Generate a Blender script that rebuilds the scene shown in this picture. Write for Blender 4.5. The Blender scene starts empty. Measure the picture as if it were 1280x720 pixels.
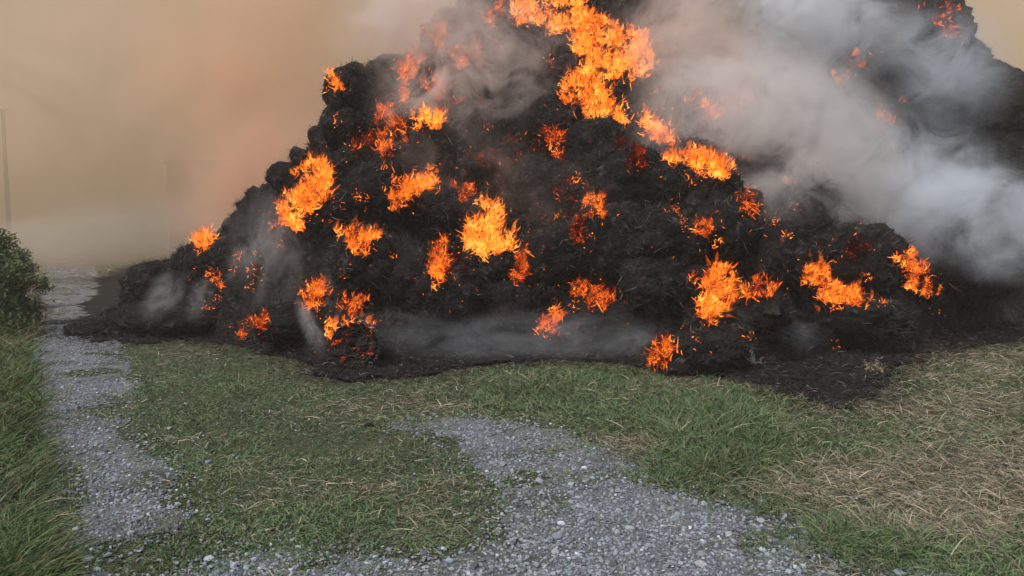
import bpy, math, random
import numpy as np
from mathutils import Vector
from mathutils.bvhtree import BVHTree

sc = bpy.context.scene
col = sc.collection
R = math.radians
random.seed(7)
rng = np.random.default_rng(7)

# ------------------------------------------------------------------ camera
F = 924.0                      # focal length in pixels of the 1280 wide photograph
CAMH = 2.0
PITCH = math.atan(80 / F)
cam_d = bpy.data.cameras.new('camera')
cam_d.sensor_width = 36
cam_d.lens = F / 1280 * 36
cam_d.clip_end = 2000
cam = bpy.data.objects.new('camera', cam_d)
cam.location = (0, 0, CAMH)
cam.rotation_euler = (R(90) - PITCH, 0, 0)
col.objects.link(cam)
sc.camera = cam

# ------------------------------------------------------------------ light
SUN_EL, SUN_AZ = 56, 222       # from behind and to the left of the camera, veiled by smoke
w = bpy.data.worlds.new('World')
sc.world = w
w.use_nodes = True
nt = w.node_tree
sky = nt.nodes.new('ShaderNodeTexSky')
sky.sky_type = 'NISHITA'
sky.sun_disc = False
sky.sun_elevation = R(SUN_EL)
sky.sun_rotation = R(SUN_AZ)
sky.air_density = 1.0
sky.dust_density = 4.0
nt.links.new(sky.outputs[0], nt.nodes['Background'].inputs[0])
nt.nodes['Background'].inputs[1].default_value = 0.09
sd = bpy.data.lights.new('sun', 'SUN')
sd.energy = 1.35
sd.angle = R(14)
sd.color = (1.0, 0.95, 0.88)
sun = bpy.data.objects.new('sun', sd)
az = R(SUN_AZ)
sdir = Vector((math.sin(az) * math.cos(R(SUN_EL)), math.cos(az) * math.cos(R(SUN_EL)), math.sin(R(SUN_EL))))
sun.rotation_euler = sdir.to_track_quat('Z', 'Y').to_euler()
col.objects.link(sun)

sc.view_settings.view_transform = 'Standard'
sc.view_settings.look = 'None'
sc.view_settings.gamma = 1
sc.view_settings.exposure = 0.7
sc.render.engine = 'CYCLES'
cy = sc.cycles
cy.use_denoising = True
cy.max_bounces = 5
cy.diffuse_bounces = 3
cy.glossy_bounces = 1
cy.volume_bounces = 3
cy.transparent_max_bounces = 12
cy.volume_step_rate = 1.0
cy.volume_max_steps = 128

# ------------------------------------------------------------------ helpers
def ray(px, py):
    """Direction(s) through photograph pixel(s), scaled so that y = 1."""
    px = np.asarray(px, float); py = np.asarray(py, float)
    a = (px - 640) / F; b = (360 - py) / F
    c, s = math.cos(PITCH), math.sin(PITCH)
    y = c + b * s
    z = -s + b * c
    return a / y, z / y                      # x and z per metre of y
def at(px, py, Y):
    a, b = ray(px, py)
    return np.array([a * Y, Y, CAMH + b * Y])
def ground(px, py):
    a, b = ray(px, py)
    Y = -CAMH / b
    return a * Y, Y
def project(x, y, z=0.0):
    c, s = math.cos(PITCH), math.sin(PITCH)
    z = z - CAMH
    d = y * c - z * s
    u = y * s + z * c
    d = np.maximum(d, 0.05)
    return 640 + F * x / d, 360 - F * u / d

def _h(i, j, k, seed):
    n = (i * 374761393 + j * 668265263 + k * 2147483647 + seed * 974634777) & 0xFFFFFFFF
    n = ((n ^ (n >> 13)) * 1274126177) & 0xFFFFFFFF
    n = ((n ^ (n >> 15)) * 2246822519) & 0xFFFFFFFF
    return ((n ^ (n >> 16)) & 0xFFFFFF) / float(0xFFFFFF)
def vnoise(p, seed=0):
    p = np.asarray(p, float)
    i = np.floor(p).astype(np.int64); f = p - i
    f = f * f * (3 - 2 * f)
    out = 0
    for dx in (0, 1):
        for dy in (0, 1):
            for dz in (0, 1):
                wgt = (f[:, 0] if dx else 1 - f[:, 0]) * (f[:, 1] if dy else 1 - f[:, 1]) * (f[:, 2] if dz else 1 - f[:, 2])
                out = out + wgt * _h(i[:, 0] + dx, i[:, 1] + dy, i[:, 2] + dz, seed)
    return out * 2 - 1
def fbm(p, octaves=4, seed=0, gain=0.5):
    a, o, t = 1.0, 0, 0
    q = np.array(p, float)
    for k in range(octaves):
        o = o + a * vnoise(q + 17.3 * k, seed + k); t += a
        q = q * 2.03; a *= gain
    return o / t
def fbm2(x, y, scale, octaves=4, seed=0):
    return fbm(np.stack([x / scale, y / scale, np.zeros_like(x)], 1), octaves, seed)
def lumps(p, cell, seed=0):
    """Rounded lumps with creases between them."""
    q = p / cell
    i = np.floor(q).astype(np.int64)
    best = np.full(len(q), 9.0)
    for dx in (-1, 0, 1):
        for dy in (-1, 0, 1):
            for dz in (-1, 0, 1):
                c = i + np.array([dx, dy, dz])
                f = np.stack([_h(c[:, 0], c[:, 1], c[:, 2], seed + s) for s in (1, 2, 3)], 1)
                best = np.minimum(best, ((c + f - q) ** 2).sum(1))
    return 1 - np.minimum(best, 1.0)
def inpoly(x, y, poly):
    x = np.asarray(x, float); y = np.asarray(y, float)
    r = np.zeros(x.shape, bool)
    n = len(poly)
    for a in range(n):
        x0, y0 = poly[a]; x1, y1 = poly[(a + 1) % n]
        if y0 == y1: continue
        c = ((y0 > y) != (y1 > y)) & (x < (x1 - x0) * (y - y0) / (y1 - y0) + x0)
        r ^= c
    return r

def link(name, me, m=None, parent=None):
    o = bpy.data.objects.new(name, me)
    col.objects.link(o)
    if m is not None and me is not None:
        for mm in (m if isinstance(m, (list, tuple)) else [m]): me.materials.append(mm)
    if parent: o.parent = parent
    return o
def tag(o, label=None, cat=None, group=None, kind=None):
    if label: o['label'] = label
    if cat: o['category'] = cat
    if group: o['group'] = group
    if kind: o['kind'] = kind
    return o
def np_mesh(name, V, Fc, n, colr=None, smooth=False):
    """Mesh from arrays: Fc is (faces, n) vertex indices."""
    me = bpy.data.meshes.new(name)
    V = np.asarray(V, np.float32); Fc = np.asarray(Fc, np.int32)
    me.vertices.add(len(V)); me.vertices.foreach_set('co', V.ravel())
    me.loops.add(Fc.size); me.loops.foreach_set('vertex_index', Fc.ravel())
    me.polygons.add(len(Fc))
    me.polygons.foreach_set('loop_start', np.arange(len(Fc), dtype=np.int32) * n)
    me.polygons.foreach_set('use_smooth', np.full(len(Fc), smooth))
    if colr is not None:
        a = me.attributes.new('tint', 'FLOAT_COLOR', 'POINT')
        c = np.ones((len(V), 4), np.float32); c[:, :colr.shape[1]] = colr
        a.data.foreach_set('color', c.ravel())
    me.update(calc_edges=True)
    return me
def ribbons(name, P, W, side, colr=None):
    """N ribbons of K stations: P (N,K,3), W (N,K) half widths, side (N,3) or (N,K,3), colr (N,3) or (N,K,3)."""
    N, K, _ = P.shape
    if side.ndim == 2: side = side[:, None, :]
    A = P - side * W[..., None]; B = P + side * W[..., None]
    V = np.stack([A, B], 2).reshape(-1, 3)
    base = (np.arange(N)[:, None] * K + np.arange(K - 1)[None]).ravel() * 2
    Fc = np.stack([base, base + 1, base + 3, base + 2], 1)
    if colr is not None:
        if colr.ndim == 2: colr = np.repeat(colr[:, None, :], K, 1)
        colr = np.repeat(colr, 2, 1).reshape(-1, colr.shape[-1])
    return np_mesh(name, V, Fc, 4, colr)
def unit(v):
    return v / np.maximum(np.linalg.norm(v, axis=-1, keepdims=True), 1e-9)
def rand_unit(n):
    return unit(rng.normal(size=(n, 3)))
def grid_mesh(name, X, Y, Z, mask=None, colr=None, smooth=True):
    r, c = X.shape
    V = np.stack([X, Y, Z], -1).reshape(-1, 3)
    i = (np.arange(r - 1)[:, None] * c + np.arange(c - 1)[None]).ravel()
    Fc = np.stack([i, i + 1, i + c + 1, i + c], 1)
    if mask is not None:
        Fc = Fc[mask[:-1, :-1].ravel()]
        used = np.unique(Fc); remap = np.zeros(len(V), np.int64); remap[used] = np.arange(len(used))
        V = V[used]; Fc = remap[Fc]
        if colr is not None: colr = colr[used]
    return np_mesh(name, V, Fc, 4, colr, smooth)

def mat(name, base=(.5, .5, .5), rough=.9, attr=False, bump=None, noise=None, spec=.2, mottling=0):
    """Procedural surface: noise = (scale, colour2, lo, hi) mottles the colour; bump = [(scale, strength), ...]."""
    m = bpy.data.materials.new(name); m.use_nodes = True
    t = m.node_tree; N = t.nodes; L = t.links
    b = N['Principled BSDF']
    b.inputs['Roughness'].default_value = rough
    b.inputs['Specular IOR Level'].default_value = spec
    tc = N.new('ShaderNodeTexCoord')
    src = None
    if attr:
        a = N.new('ShaderNodeAttribute'); a.attribute_name = 'tint'; src = a.outputs['Color']
    else:
        rgb = N.new('ShaderNodeRGB'); rgb.outputs[0].default_value = (*base, 1); src = rgb.outputs[0]
    for (s, c2, lo, hi) in (noise or []):
        n = N.new('ShaderNodeTexNoise'); n.inputs['Scale'].default_value = s; n.inputs['Detail'].default_value = 8
        n.inputs['Roughness'].default_value = .65
        L.new(tc.outputs['Object'], n.inputs['Vector'])
        mr = N.new('ShaderNodeMapRange'); mr.inputs[1].default_value = lo; mr.inputs[2].default_value = hi
        L.new(n.outputs['Fac'], mr.inputs[0])
        mx = N.new('ShaderNodeMix'); mx.data_type = 'RGBA'
        L.new(mr.outputs[0], mx.inputs[0]); L.new(src, mx.inputs[6]); mx.inputs[7].default_value = (*c2, 1)
        src = mx.outputs[2]
    L.new(src, b.inputs['Base Color'])
    prev = None
    for (s, st) in (bump or []):
        n = N.new('ShaderNodeTexNoise'); n.inputs['Scale'].default_value = s; n.inputs['Detail'].default_value = 6
        L.new(tc.outputs['Object'], n.inputs['Vector'])
        bp = N.new('ShaderNodeBump'); bp.inputs['Strength'].default_value = st; bp.inputs['Distance'].default_value = 1.0 / s
        L.new(n.outputs['Fac'], bp.inputs['Height'])
        if prev: L.new(prev, bp.inputs['Normal'])
        prev = bp.outputs[0]
    if prev: L.new(prev, b.inputs['Normal'])
    return m

def fire_mat(name, stops, strength=1.0, noise_scale=9):
    """Glowing burning straw: the heat attribute and a fine noise pick the flame's colour."""
    m = bpy.data.materials.new(name); m.use_nodes = True
    t = m.node_tree; N = t.nodes; L = t.links
    N.remove(N['Principled BSDF'])
    a = N.new('ShaderNodeAttribute'); a.attribute_name = 'tint'
    tc = N.new('ShaderNodeTexCoord')
    n = N.new('ShaderNodeTexNoise'); n.inputs['Scale'].default_value = noise_scale; n.inputs['Detail'].default_value = 5
    L.new(tc.outputs['Object'], n.inputs['Vector'])
    sep = N.new('ShaderNodeSeparateColor'); L.new(a.outputs['Color'], sep.inputs[0])
    ma = N.new('ShaderNodeMath'); ma.operation = 'MULTIPLY_ADD'; ma.inputs[1].default_value = 1.3
    L.new(n.outputs['Fac'], ma.inputs[0]); 
    sb = N.new('ShaderNodeMath'); sb.operation = 'SUBTRACT'; sb.inputs[1].default_value = .65
    L.new(sep.outputs[0], sb.inputs[0]); L.new(sb.outputs[0], ma.inputs[2])
    cr = N.new('ShaderNodeValToRGB')
    e = cr.color_ramp.elements
    e[0].position = stops[0][0]; e[0].color = (*stops[0][1], 1)
    e[1].position = stops[-1][0]; e[1].color = (*stops[-1][1], 1)
    for p, c in stops[1:-1]:
        q = e.new(p); q.color = (*c, 1)
    L.new(ma.outputs[0], cr.inputs[0])
    em = N.new('ShaderNodeEmission'); em.inputs['Strength'].default_value = strength
    L.new(cr.outputs[0], em.inputs[0])
    L.new(em.outputs[0], N['Material Output'].inputs[0])
    return m

def smoke(name, centre, size, rot, color, density, nscale=1.2, thr=.42, width=.25, stretch=(1, 1, 1), absorb=None, label=None, step=1.0, seed=0.0, edge=.35):
    """A drifting body of smoke: an egg-shaped domain whose density fades to nothing well inside its shell."""
    import bmesh
    bm = bmesh.new(); bmesh.ops.create_icosphere(bm, subdivisions=4, radius=1)
    me = bpy.data.meshes.new(name); bm.to_mesh(me); bm.free()
    m = bpy.data.materials.new(name); m.use_nodes = True
    t = m.node_tree; N = t.nodes; L = t.links
    N.remove(N['Principled BSDF'])
    pv = N.new('ShaderNodeVolumePrincipled')
    pv.inputs['Color'].default_value = (*color, 1)
    pv.inputs['Anisotropy'].default_value = 0.0
    tc = N.new('ShaderNodeTexCoord')
    ln = N.new('ShaderNodeVectorMath'); ln.operation = 'LENGTH'
    L.new(tc.outputs['Object'], ln.inputs[0])
    fo = N.new('ShaderNodeMapRange'); fo.interpolation_type = 'SMOOTHSTEP'
    fo.inputs[1].default_value = edge; fo.inputs[2].default_value = 1.0; fo.inputs[3].default_value = 1; fo.inputs[4].default_value = 0
    L.new(ln.outputs['Value'], fo.inputs[0])
    ml = N.new('ShaderNodeVectorMath'); ml.operation = 'MULTIPLY_ADD'
    ml.inputs[1].default_value = tuple(size[i] / stretch[i] for i in range(3)); ml.inputs[2].default_value = (seed, seed * 1.7, -seed)
    L.new(tc.outputs['Object'], ml.inputs[0])
    n = N.new('ShaderNodeTexNoise'); n.inputs['Scale'].default_value = nscale; n.inputs['Detail'].default_value = 6
    n.inputs['Roughness'].default_value = .78; n.inputs['Distortion'].default_value = 1.0
    L.new(ml.outputs[0], n.inputs['Vector'])
    mr = N.new('ShaderNodeMapRange'); mr.interpolation_type = 'SMOOTHSTEP'
    mr.inputs[1].default_value = thr; mr.inputs[2].default_value = thr + width
    L.new(n.outputs['Fac'], mr.inputs[0])
    a = N.new('ShaderNodeMath'); a.operation = 'MULTIPLY'; L.new(fo.outputs[0], a.inputs[0]); L.new(mr.outputs[0], a.inputs[1])
    b = N.new('ShaderNodeMath'); b.operation = 'MULTIPLY'; L.new(a.outputs[0], b.inputs[0]); b.inputs[1].default_value = density
    L.new(b.outputs[0], pv.inputs['Density'])
    L.new(pv.outputs[0], N['Material Output'].inputs['Volume'])
    try: m.cycles.volume_step_rate = step
    except Exception: pass
    o = link('smoke', me, m)
    o.location = centre; o.scale = size; o.rotation_euler = rot
    tag(o, label, 'smoke', 'smoke drifting off the fire', 'stuff')
    return o

# ------------------------------------------------------------------ materials
M_soil = mat('soil_and_short_grass', (.045, .062, .032), 1, noise=[(3, (.075, .075, .045), .45, .6), (14, (.045, .055, .025), .45, .65)], bump=[(9, .5), (40, .6)])
M_gravel_bed = mat('gravel_bed', (.12, .13, .14), 1, noise=[(60, (.22, .235, .25), .5, .6), (1.5, (.07, .075, .06), .48, .62)], bump=[(45, 1.0)])
M_stone = mat('gravel_stone', attr=True, rough=.85, noise=None, bump=[(60, .4)])
M_burnt = mat('burnt_ground', (.012, .012, .012), 1, noise=[(3, (.03, .027, .024), .5, .7), (25, (.006, .006, .006), .45, .6)], bump=[(6, .6), (30, .8)])
M_char = mat('charred_straw', (.006, .0055, .0055), .95, noise=[(1.3, (.040, .028, .024), .50, .62), (9, (.002, .002, .002), .46, .56), (3.3, (.11, .105, .105), .57, .72), (50, (.13, .115, .11), .60, .78)], bump=[(7, .8), (26, 1.0), (70, 1.0)], spec=.4)
M_strand = mat('charred_strand', attr=True, rough=.8)
M_blade = mat('grass_blade', attr=True, rough=.75, spec=.3)

# ------------------------------------------------------------------ ground, tracks, burnt ground
def warp(x, y, amp=.35, seed=3):
    return x + amp * fbm2(x, y, .8, 4, seed), y + amp * 1.2 * fbm2(x, y, .8, 4, seed + 9)
LEFT_TRACK = [(62, 300), (100, 300), (122, 345), (140, 395), (152, 450), (160, 500), (152, 550), (190, 575), (218, 592), (200, 632), (236, 655), (270, 692), (340, 684), (440, 682), (500, 700), (700, 900), (20, 900), (68, 690), (100, 655), (104, 600), (66, 568), (44, 500), (40, 420), (50, 340)]
MID_GRAVEL = [(488, 530), (560, 519), (640, 528), (700, 542), (760, 572), (830, 598), (900, 618), (965, 640), (1010, 655), (1030, 676), (1165, 690), (1240, 722), (1300, 900), (380, 900), (480, 730), (560, 706), (630, 690), (650, 645), (612, 604), (575, 580), (562, 552)]
BURNT = [(88, 425), (96, 395), (120, 350), (160, 330), (200, 300), (700, 300), (1200, 320), (1500, 330), (1500, 425), (1280, 428), (1200, 438), (1150, 448), (1110, 470), (1090, 485), (1105, 500), (1060, 515), (1000, 500), (930, 482), (850, 470), (760, 454), (640, 454), (540, 468), (450, 474), (390, 462), (320, 438), (250, 426), (170, 432)]
def masks(x, y):
    wx, wy = warp(x, y, .26)
    fd = np.clip((18 - y) / 6, 0, 1)
    wx = wx + .16 * fd * fbm2(x, y, .14, 3, 41); wy = wy + .2 * fd * fbm2(x, y, .14, 3, 42)
    u, v = project(wx, wy)
    lx, ly = x + .10 * fbm2(x, y, .5, 4, 3), y + .2 * fd * fbm2(x, y, .5, 4, 12)
    g = inpoly(*project(lx, ly), LEFT_TRACK) | inpoly(u, v, MID_GRAVEL)
    hole = fbm2(x, y, .7, 5, 31) > .29 + .02 * np.maximum(y - 8, 0) - .05 * ((x < -.5) & (y < 5.6))
    wx, wy = warp(x, y, .45, 5)
    wx = wx + .22 * fbm2(x, y, .18, 4, 43); wy = y + fd * (wy - y + .35 * fbm2(x, y, .18, 4, 44))
    u, v = project(wx, wy)
    b = inpoly(u, v, BURNT)
    return g & ~hole, b
def gz(x, y):
    """Height of the lumpy ground near the camera."""
    return .035 * fbm2(x, y, 1.7, 3, 77) * np.clip((22 - y) / 8, 0, 1)

# one sheet to the horizon, finely divided near the camera
xs = np.concatenate([-np.geomspace(600, 14, 14), np.linspace(-13, 15, 360), np.geomspace(16, 600, 14)])
ys = np.concatenate([[-300, -60, -15, -5], np.linspace(0, 24, 320), np.geomspace(25, 900, 24)])
X, Y = np.meshgrid(xs, ys)
near = (np.abs(X) < 13.2) & (Y > -1) & (Y < 24.1)
Z = np.where(near, gz(X.ravel(), Y.ravel()).reshape(X.shape), 0.0)
g = link('ground', grid_mesh('ground', X, Y, Z), M_soil); tag(g, kind='structure', label='grassy soil ground around the gravel')

xs = np.concatenate([np.linspace(-42, -11.1, 220), np.linspace(-11, 13, 800)]); ys = np.geomspace(2.4, 70, 1000)
X, Y = np.meshgrid(xs, ys)
mg, mb = masks(X.ravel(), Y.ravel())
mg = mg.reshape(X.shape); mb = mb.reshape(X.shape)
Z = gz(X.ravel(), Y.ravel()).reshape(X.shape)
o = link('gravel_path', grid_mesh('gravel_path', X, Y, Z + .008, mg & ~mb), M_gravel_bed); tag(o, kind='structure', label='grey crushed gravel track and clearing')
o = link('burnt_ground', grid_mesh('burnt_ground', X, Y, Z + .014 + np.clip((14 - Y) / 3, 0, 1) * .09 * np.abs(fbm2(X.ravel(), Y.ravel(), .22, 4, 71)).reshape(X.shape), mb), M_burnt); tag(o, kind='structure', label='black burnt ground around the foot of the heap')

# ------------------------------------------------------------------ the heap
cu = [85, 110, 150, 170, 215, 250, 300, 345, 395, 416, 422, 470, 505, 545, 580, 640, 720, 820, 920, 1010, 1080, 1140, 1192, 1212, 1240, 1280, 1340, 1430, 1560]
cv = [416, 406, 384, 346, 328, 316, 276, 236, 192, 172, 110, 92, 70, 38, 5, -40, -70, -80, -70, -60, -50, -40, -10, 52, 82, 108, 130, 190, 300]
fu = [85, 130, 200, 270, 350, 420, 480, 560, 700, 800, 870, 1000, 1100, 1200, 1300, 1560]
fv = [420, 418, 418, 424, 438, 452, 452, 444, 436, 448, 462, 452, 432, 412, 398, 372]
du = [85, 150, 250, 416, 425, 560, 800, 1000, 1250, 1560]
dd = [.25, .9, 1.6, 3.2, 3.6, 5.0, 6.5, 8.2, 8.8, 7]
NC, NF, NB = 800, 380, 40
u = np.linspace(85, 1560, NC)
fy = np.interp(u, fu, fv); fx, fY = ground(u, fy)
cY = fY + np.interp(u, du, dd)
a, b = ray(u, np.interp(u, cu, cv))
cx, cz = a * cY, np.maximum(CAMH + b * cY, .05)
tf = np.linspace(0, 1, NF)[:, None]; tb = np.linspace(0, 1, NB + 1)[1:, None]
prof = tf ** .80
XF = fx + (cx - fx) * tf; YF = fY + (cY - fY) * tf; ZF = -.05 + (cz + .05) * prof
XB = cx * (1 + .12 * tb); YB = cY + tb * (2 + .7 * cz); ZB = cz * (1 - tb ** 1.5) - .3 * tb
HX = np.concatenate([XF, XB]); HY = np.concatenate([YF, YB]); HZ = np.concatenate([ZF, ZB])
P = np.stack([HX, HY, HZ], -1)
du_ = np.gradient(P, axis=1); dv_ = np.gradient(P, axis=0)
Nn = unit(np.cross(du_, dv_))
Nn = np.where((Nn[..., 1:2] > 0) & (np.arange(NF + NB)[:, None, None] < NF), Nn, Nn)
q = P.reshape(-1, 3); nn = Nn.reshape(-1, 3)
hgt = np.clip(q[:, 2] / .8, .15, 1)
dsp = .54 * (lumps(q, 1.05, 5) - .55) + .28 * (lumps(q, .42, 15) - .5) + .30 * fbm(q / .38, 5, 9, .7) + .09 * fbm(q / .07, 2, 21)
q = q + nn * (dsp * hgt)[:, None]
heap_me = grid_mesh('straw_heap', q[:, 0].reshape(HX.shape), q[:, 1].reshape(HX.shape), q[:, 2].reshape(HX.shape))
heap = link('straw_heap', heap_me, M_char)
tag(heap, 'huge smouldering black heap of collapsed straw filling the middle of the view', 'straw heap')
hv = q.reshape(NF + NB, NC, 3)
i = (np.arange(NF + NB - 1)[:, None] * NC + np.arange(NC - 1)[None]).ravel()
bvh = BVHTree.FromPolygons([tuple(v) for v in q], [(int(k), int(k + 1), int(k + NC + 1), int(k + NC)) for k in i])
CO = Vector((0, 0, CAMH))
def hit(px, py, tree=None):
    a, b = ray(px, py)
    d = Vector((float(a), 1, float(b))).normalized()
    loc, n, idx, dist = (tree or bvh).ray_cast(CO, d)
    if loc is None: return None
    if n.dot(d) > 0: n = -n
    return loc, n

def strands_on(pts, nrm, n, length, width, dark, name, lift=.4):
    """Charred stalks lying on and sticking out of a surface."""
    k = rng.integers(0, len(pts), n)
    p0 = pts[k]; nr = nrm[k]
    d = unit(rand_unit(n) + nr * lift)
    L = length * rng.uniform(.3, 1.2, n)[:, None]
    bend = rand_unit(n) * .35 + np.array([0, 0, -.25])
    P = np.stack([p0, p0 + d * L * .5 + bend * L * .15, p0 + d * L + bend * L * .6], 1)
    P = P + nr[:, None, :] * .004
    W = np.stack([np.full(n, width), np.full(n, width * .8), np.full(n, width * .2)], 1)
    side = unit(np.cross(d, rand_unit(n)))
    g = dark * rng.uniform(.4, 1.6, (n, 1)) * np.where(rng.random((n, 1)) < .13, 4.5, 1)
    return ribbons(name, P, W, side, np.repeat(g, 3, 1) * np.array([1.0, .95, .93]))
fr = hv[:NF + 10].reshape(-1, 3); fn = nn.reshape(NF + NB, NC, 3)[:NF + 10].reshape(-1, 3)
sgn = np.sign((fn * (fr - np.array([0, 0, CAMH]))).sum(1, keepdims=True)); fn = -fn * sgn
o = link('loose_straw', strands_on(fr, fn, 150000, .15, .0040, .022, 'loose_straw'), M_strand, heap); tag(o, kind='stuff')

# ---- single charred bales and lumps standing out of the heap
def make_bale(seed):
    nu, nv = 120, 64
    th = np.linspace(0, 2 * np.pi, nu, endpoint=False); ph = np.linspace(0, np.pi, nv)
    T, Ph = np.meshgrid(th, ph)
    e = .78
    sp = lambda a, p: np.sign(a) * np.abs(a) ** p
    x = sp(np.cos(Ph), e) * 1.0                       # axis of the round bale
    r = sp(np.sin(Ph), e)
    P = np.stack([x, r * np.cos(T), r * np.sin(T)], -1).reshape(-1, 3)
    n = unit(P)
    d = .34 * (lumps(P + seed, .75, seed) - .5) + .20 * fbm(P * 2.2 + seed * 3, 5, seed, .65) + .05 * fbm(P * np.array([14, 3, 3]) + seed, 3, seed + 4) + .035 * fbm(P * 16, 2, seed + 7)
    P = P * (1 + d[:, None])
    P[:, 2] *= .88
    idx = np.arange(nv - 1)[:, None] * nu; j = np.arange(nu)[None]
    jn = (j + 1) % nu
    Fc = np.stack([(idx + j), (idx + j + nu), (idx + jn + nu), (idx + jn)], -1).reshape(-1, 4)
    body = np_mesh('charred_bale', P, Fc, 4, None, True)
    st = strands_on(P, unit(P), 900, .34, .011, .022, 'loose_straw', .5)
    body.materials.append(M_char); st.materials.append(M_strand)
    return body, st
variants = [make_bale(s) for s in range(11, 18)]
BALES = [
 (437, 112, 27, 'smooth round charred bale topping the steep left edge of the heap'),
 (430, 163, 21, 'charred bale jutting left under the bale that tops the steep left edge'),
 (446, 208, 25, 'black bale lump beside the top of the flames running up the left slope'),
 (472, 245, 34, 'broad black bale left of the ragged flame on the upper left face'),
 (528, 186, 36, 'black bale directly under the small yellow flame high on the left'),
 (357, 222, 17, 'small grey charred lump on the skyline above the left slope flames'),
 (322, 268, 17, 'small charred lump low on the left skyline beside the flame at its end'),
 (190, 352, 24, 'low flat charred lump farthest left at the heap foot'),
 (262, 328, 23, 'charred lump on the low left skyline right under the lone end flame'),
 (300, 322, 26, 'charred round bale right of the low left skyline lump'),
 (325, 352, 28, 'charred bale in the smoke of the lower left slope'),
 (352, 300, 30, 'charred bale under the foot of the left slope flames'),
 (405, 268, 36, 'large smooth black bale right beside the left slope flames'),
 (455, 325, 34, 'charred bale below the bow shaped flame of the left face'),
 (505, 345, 32, 'charred bale left of the thin flickering double flame'),
 (560, 372, 36, 'charred bale under the thin flickering double flame'),
 (615, 338, 27, 'black bale with the tallest centre flame burning behind its top'),
 (628, 385, 30, 'charred bale below the narrow red upright flame'),
 (545, 262, 28, 'charred bale between the ragged flame and the tallest centre flame'),
 (600, 205, 34, 'brownish charred bale above the tallest centre flame'),
 (662, 232, 32, 'charred bale above and right of the tallest centre flame'),
 (712, 232, 30, 'charred bale above the small forked flame right of centre'),
 (745, 190, 38, 'wide rounded black bale below the crest blaze'),
 (790, 228, 34, 'black bale left of the flame tongue that drops from the crest'),
 (838, 232, 27, 'round black bale right beneath the flame tongue that drops from the crest'),
 (770, 300, 40, 'large charred bale below the white smoke wisp right of centre'),
 (690, 318, 32, 'charred bale right of the narrow red upright flame'),
 (830, 300, 38, 'charred bale left of the tiny lone flame right of centre'),
 (820, 352, 36, 'charred bale left of the spiky flame on the lower right'),
 (760, 402, 28, 'charred bale low on the face under the smouldering ring of embers'),
 (905, 285, 36, 'smoke veiled charred bale right of the tiny lone flame'),
 (975, 318, 34, 'charred bale left of the stepped flame on the lower right'),
 (955, 388, 26, 'small black bale at the feet of the spiky lower right flame'),
 (1078, 325, 42, 'reddish charred bale between the two flames farthest right'),
 (1160, 318, 42, 'round charred bale that carries the U shaped flame farthest right'),
 (1060, 398, 36, 'flattened black bale below the stepped flame on the lower right'),
 (870, 448, 40, 'flattened black bale behind the small flame nearest the green weeds'),
 (365, 402, 30, 'black bale left of the round bale with the burning top'),
 (236, 402, 25, 'smooth black bale at the left foot beside the pale smoke wisps'),
 (185, 403, 29, 'flat black bale spilled on the ground at the left foot'),
 (140, 412, 20, 'lowest thin black lump spilled farthest left onto the ground'),
 (1215, 350, 36, 'smoke veiled charred bale close to the right edge of the view'),
 (1178, 80, 24, 'glowing black bale under the red embers at the top right'),
 (1246, 92, 13, 'small charred lump on the far right skyline'),
 (1262, 138, 20, 'charred bale below the small lump on the far right skyline'),
 (1105, 60, 34, 'dark grey bale left of the red embers at the top right'),
 (900, 30, 36, 'dim bale in the smoke near the top right of the crest blaze'),
 (650, 92, 36, 'smoke veiled bale left of the crest blaze'),
 (585, 108, 32, 'smoke veiled bale left of the smoke veiled bale by the crest blaze'),
 (490, 100, 26, 'smoke veiled bale right of the bale that tops the steep left edge'),
 (690, 152, 32, 'charred bale under the left end of the crest blaze'),
]
bale_objs = []
for n_, (px, py, rp, lab) in enumerate(BALES):
    h = hit(px, py + rp * .3)
    if h is None:
        h = hit(px + 12, py + rp)
        if h is None: continue
    loc, nor = h
    r = rp / F * loc.y * 1.08
    body, st = variants[n_ % 7]
    o = bpy.data.objects.new('charred_bale', body); col.objects.link(o)
    o.location = at(px, py, loc.y - r * .22)
    o.scale = (r * random.uniform(.95, 1.15), r, r)
    o.rotation_euler = (random.uniform(0, 6.3), random.uniform(-.4, .4), random.uniform(-1.2, 1.2))
    if py > 395: o.scale.z *= .8; o.rotation_euler = (random.uniform(-.3, .3), 0, random.uniform(-.5, .5)); o.scale.x *= 1.3
    tag(o, lab, 'charred bale', 'charred bales in the burning heap')
    c = bpy.data.objects.new('loose_straw', st); col.objects.link(c); c.parent = o; c['kind'] = 'stuff'
    bale_objs.append(o)

# the one whole round bale at the foot, end towards the camera
def disc(me_name, r, n_r, n_t, depth, seed):
    rr = np.linspace(0.02, r, n_r)[:, None]; tt = np.linspace(0, 2 * np.pi, n_t)[None]
    X = rr * np.cos(tt); Z = rr * np.sin(tt)
    p = np.stack([X, X * 0, Z], -1).reshape(-1, 3)
    spiral = np.sin(((rr / r * 7 + tt / (2 * np.pi)) * 2 * np.pi).ravel() + 2.5 * fbm(p * 3, 3, 61))
    spiral = spiral * np.clip(.5 + 1.3 * fbm(p * 4, 3, 2), 0, 1)
    Y = -(depth * spiral + .10 * fbm(p * 8, 5, seed, .65)).reshape(X.shape)
    return X, Y, Z
gx, gy = ground(437, 466)
GB = bpy.data.objects.new('round_bale', None); col.objects.link(GB)
rad = 31 / F * gy
GB.location = (gx, gy + .25, .0); GB.rotation_euler = (0, 0, R(8))
tag(GB, 'whole round black bale at the foot with glowing end and flames on top', 'round bale')
nu, nv = 120, 30
T, V_ = np.meshgrid(np.linspace(0, 2 * np.pi, nu), np.linspace(0, 1, nv))
p = np.stack([np.cos(T), V_ * 3, np.sin(T)], -1).reshape(-1, 3)
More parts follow.
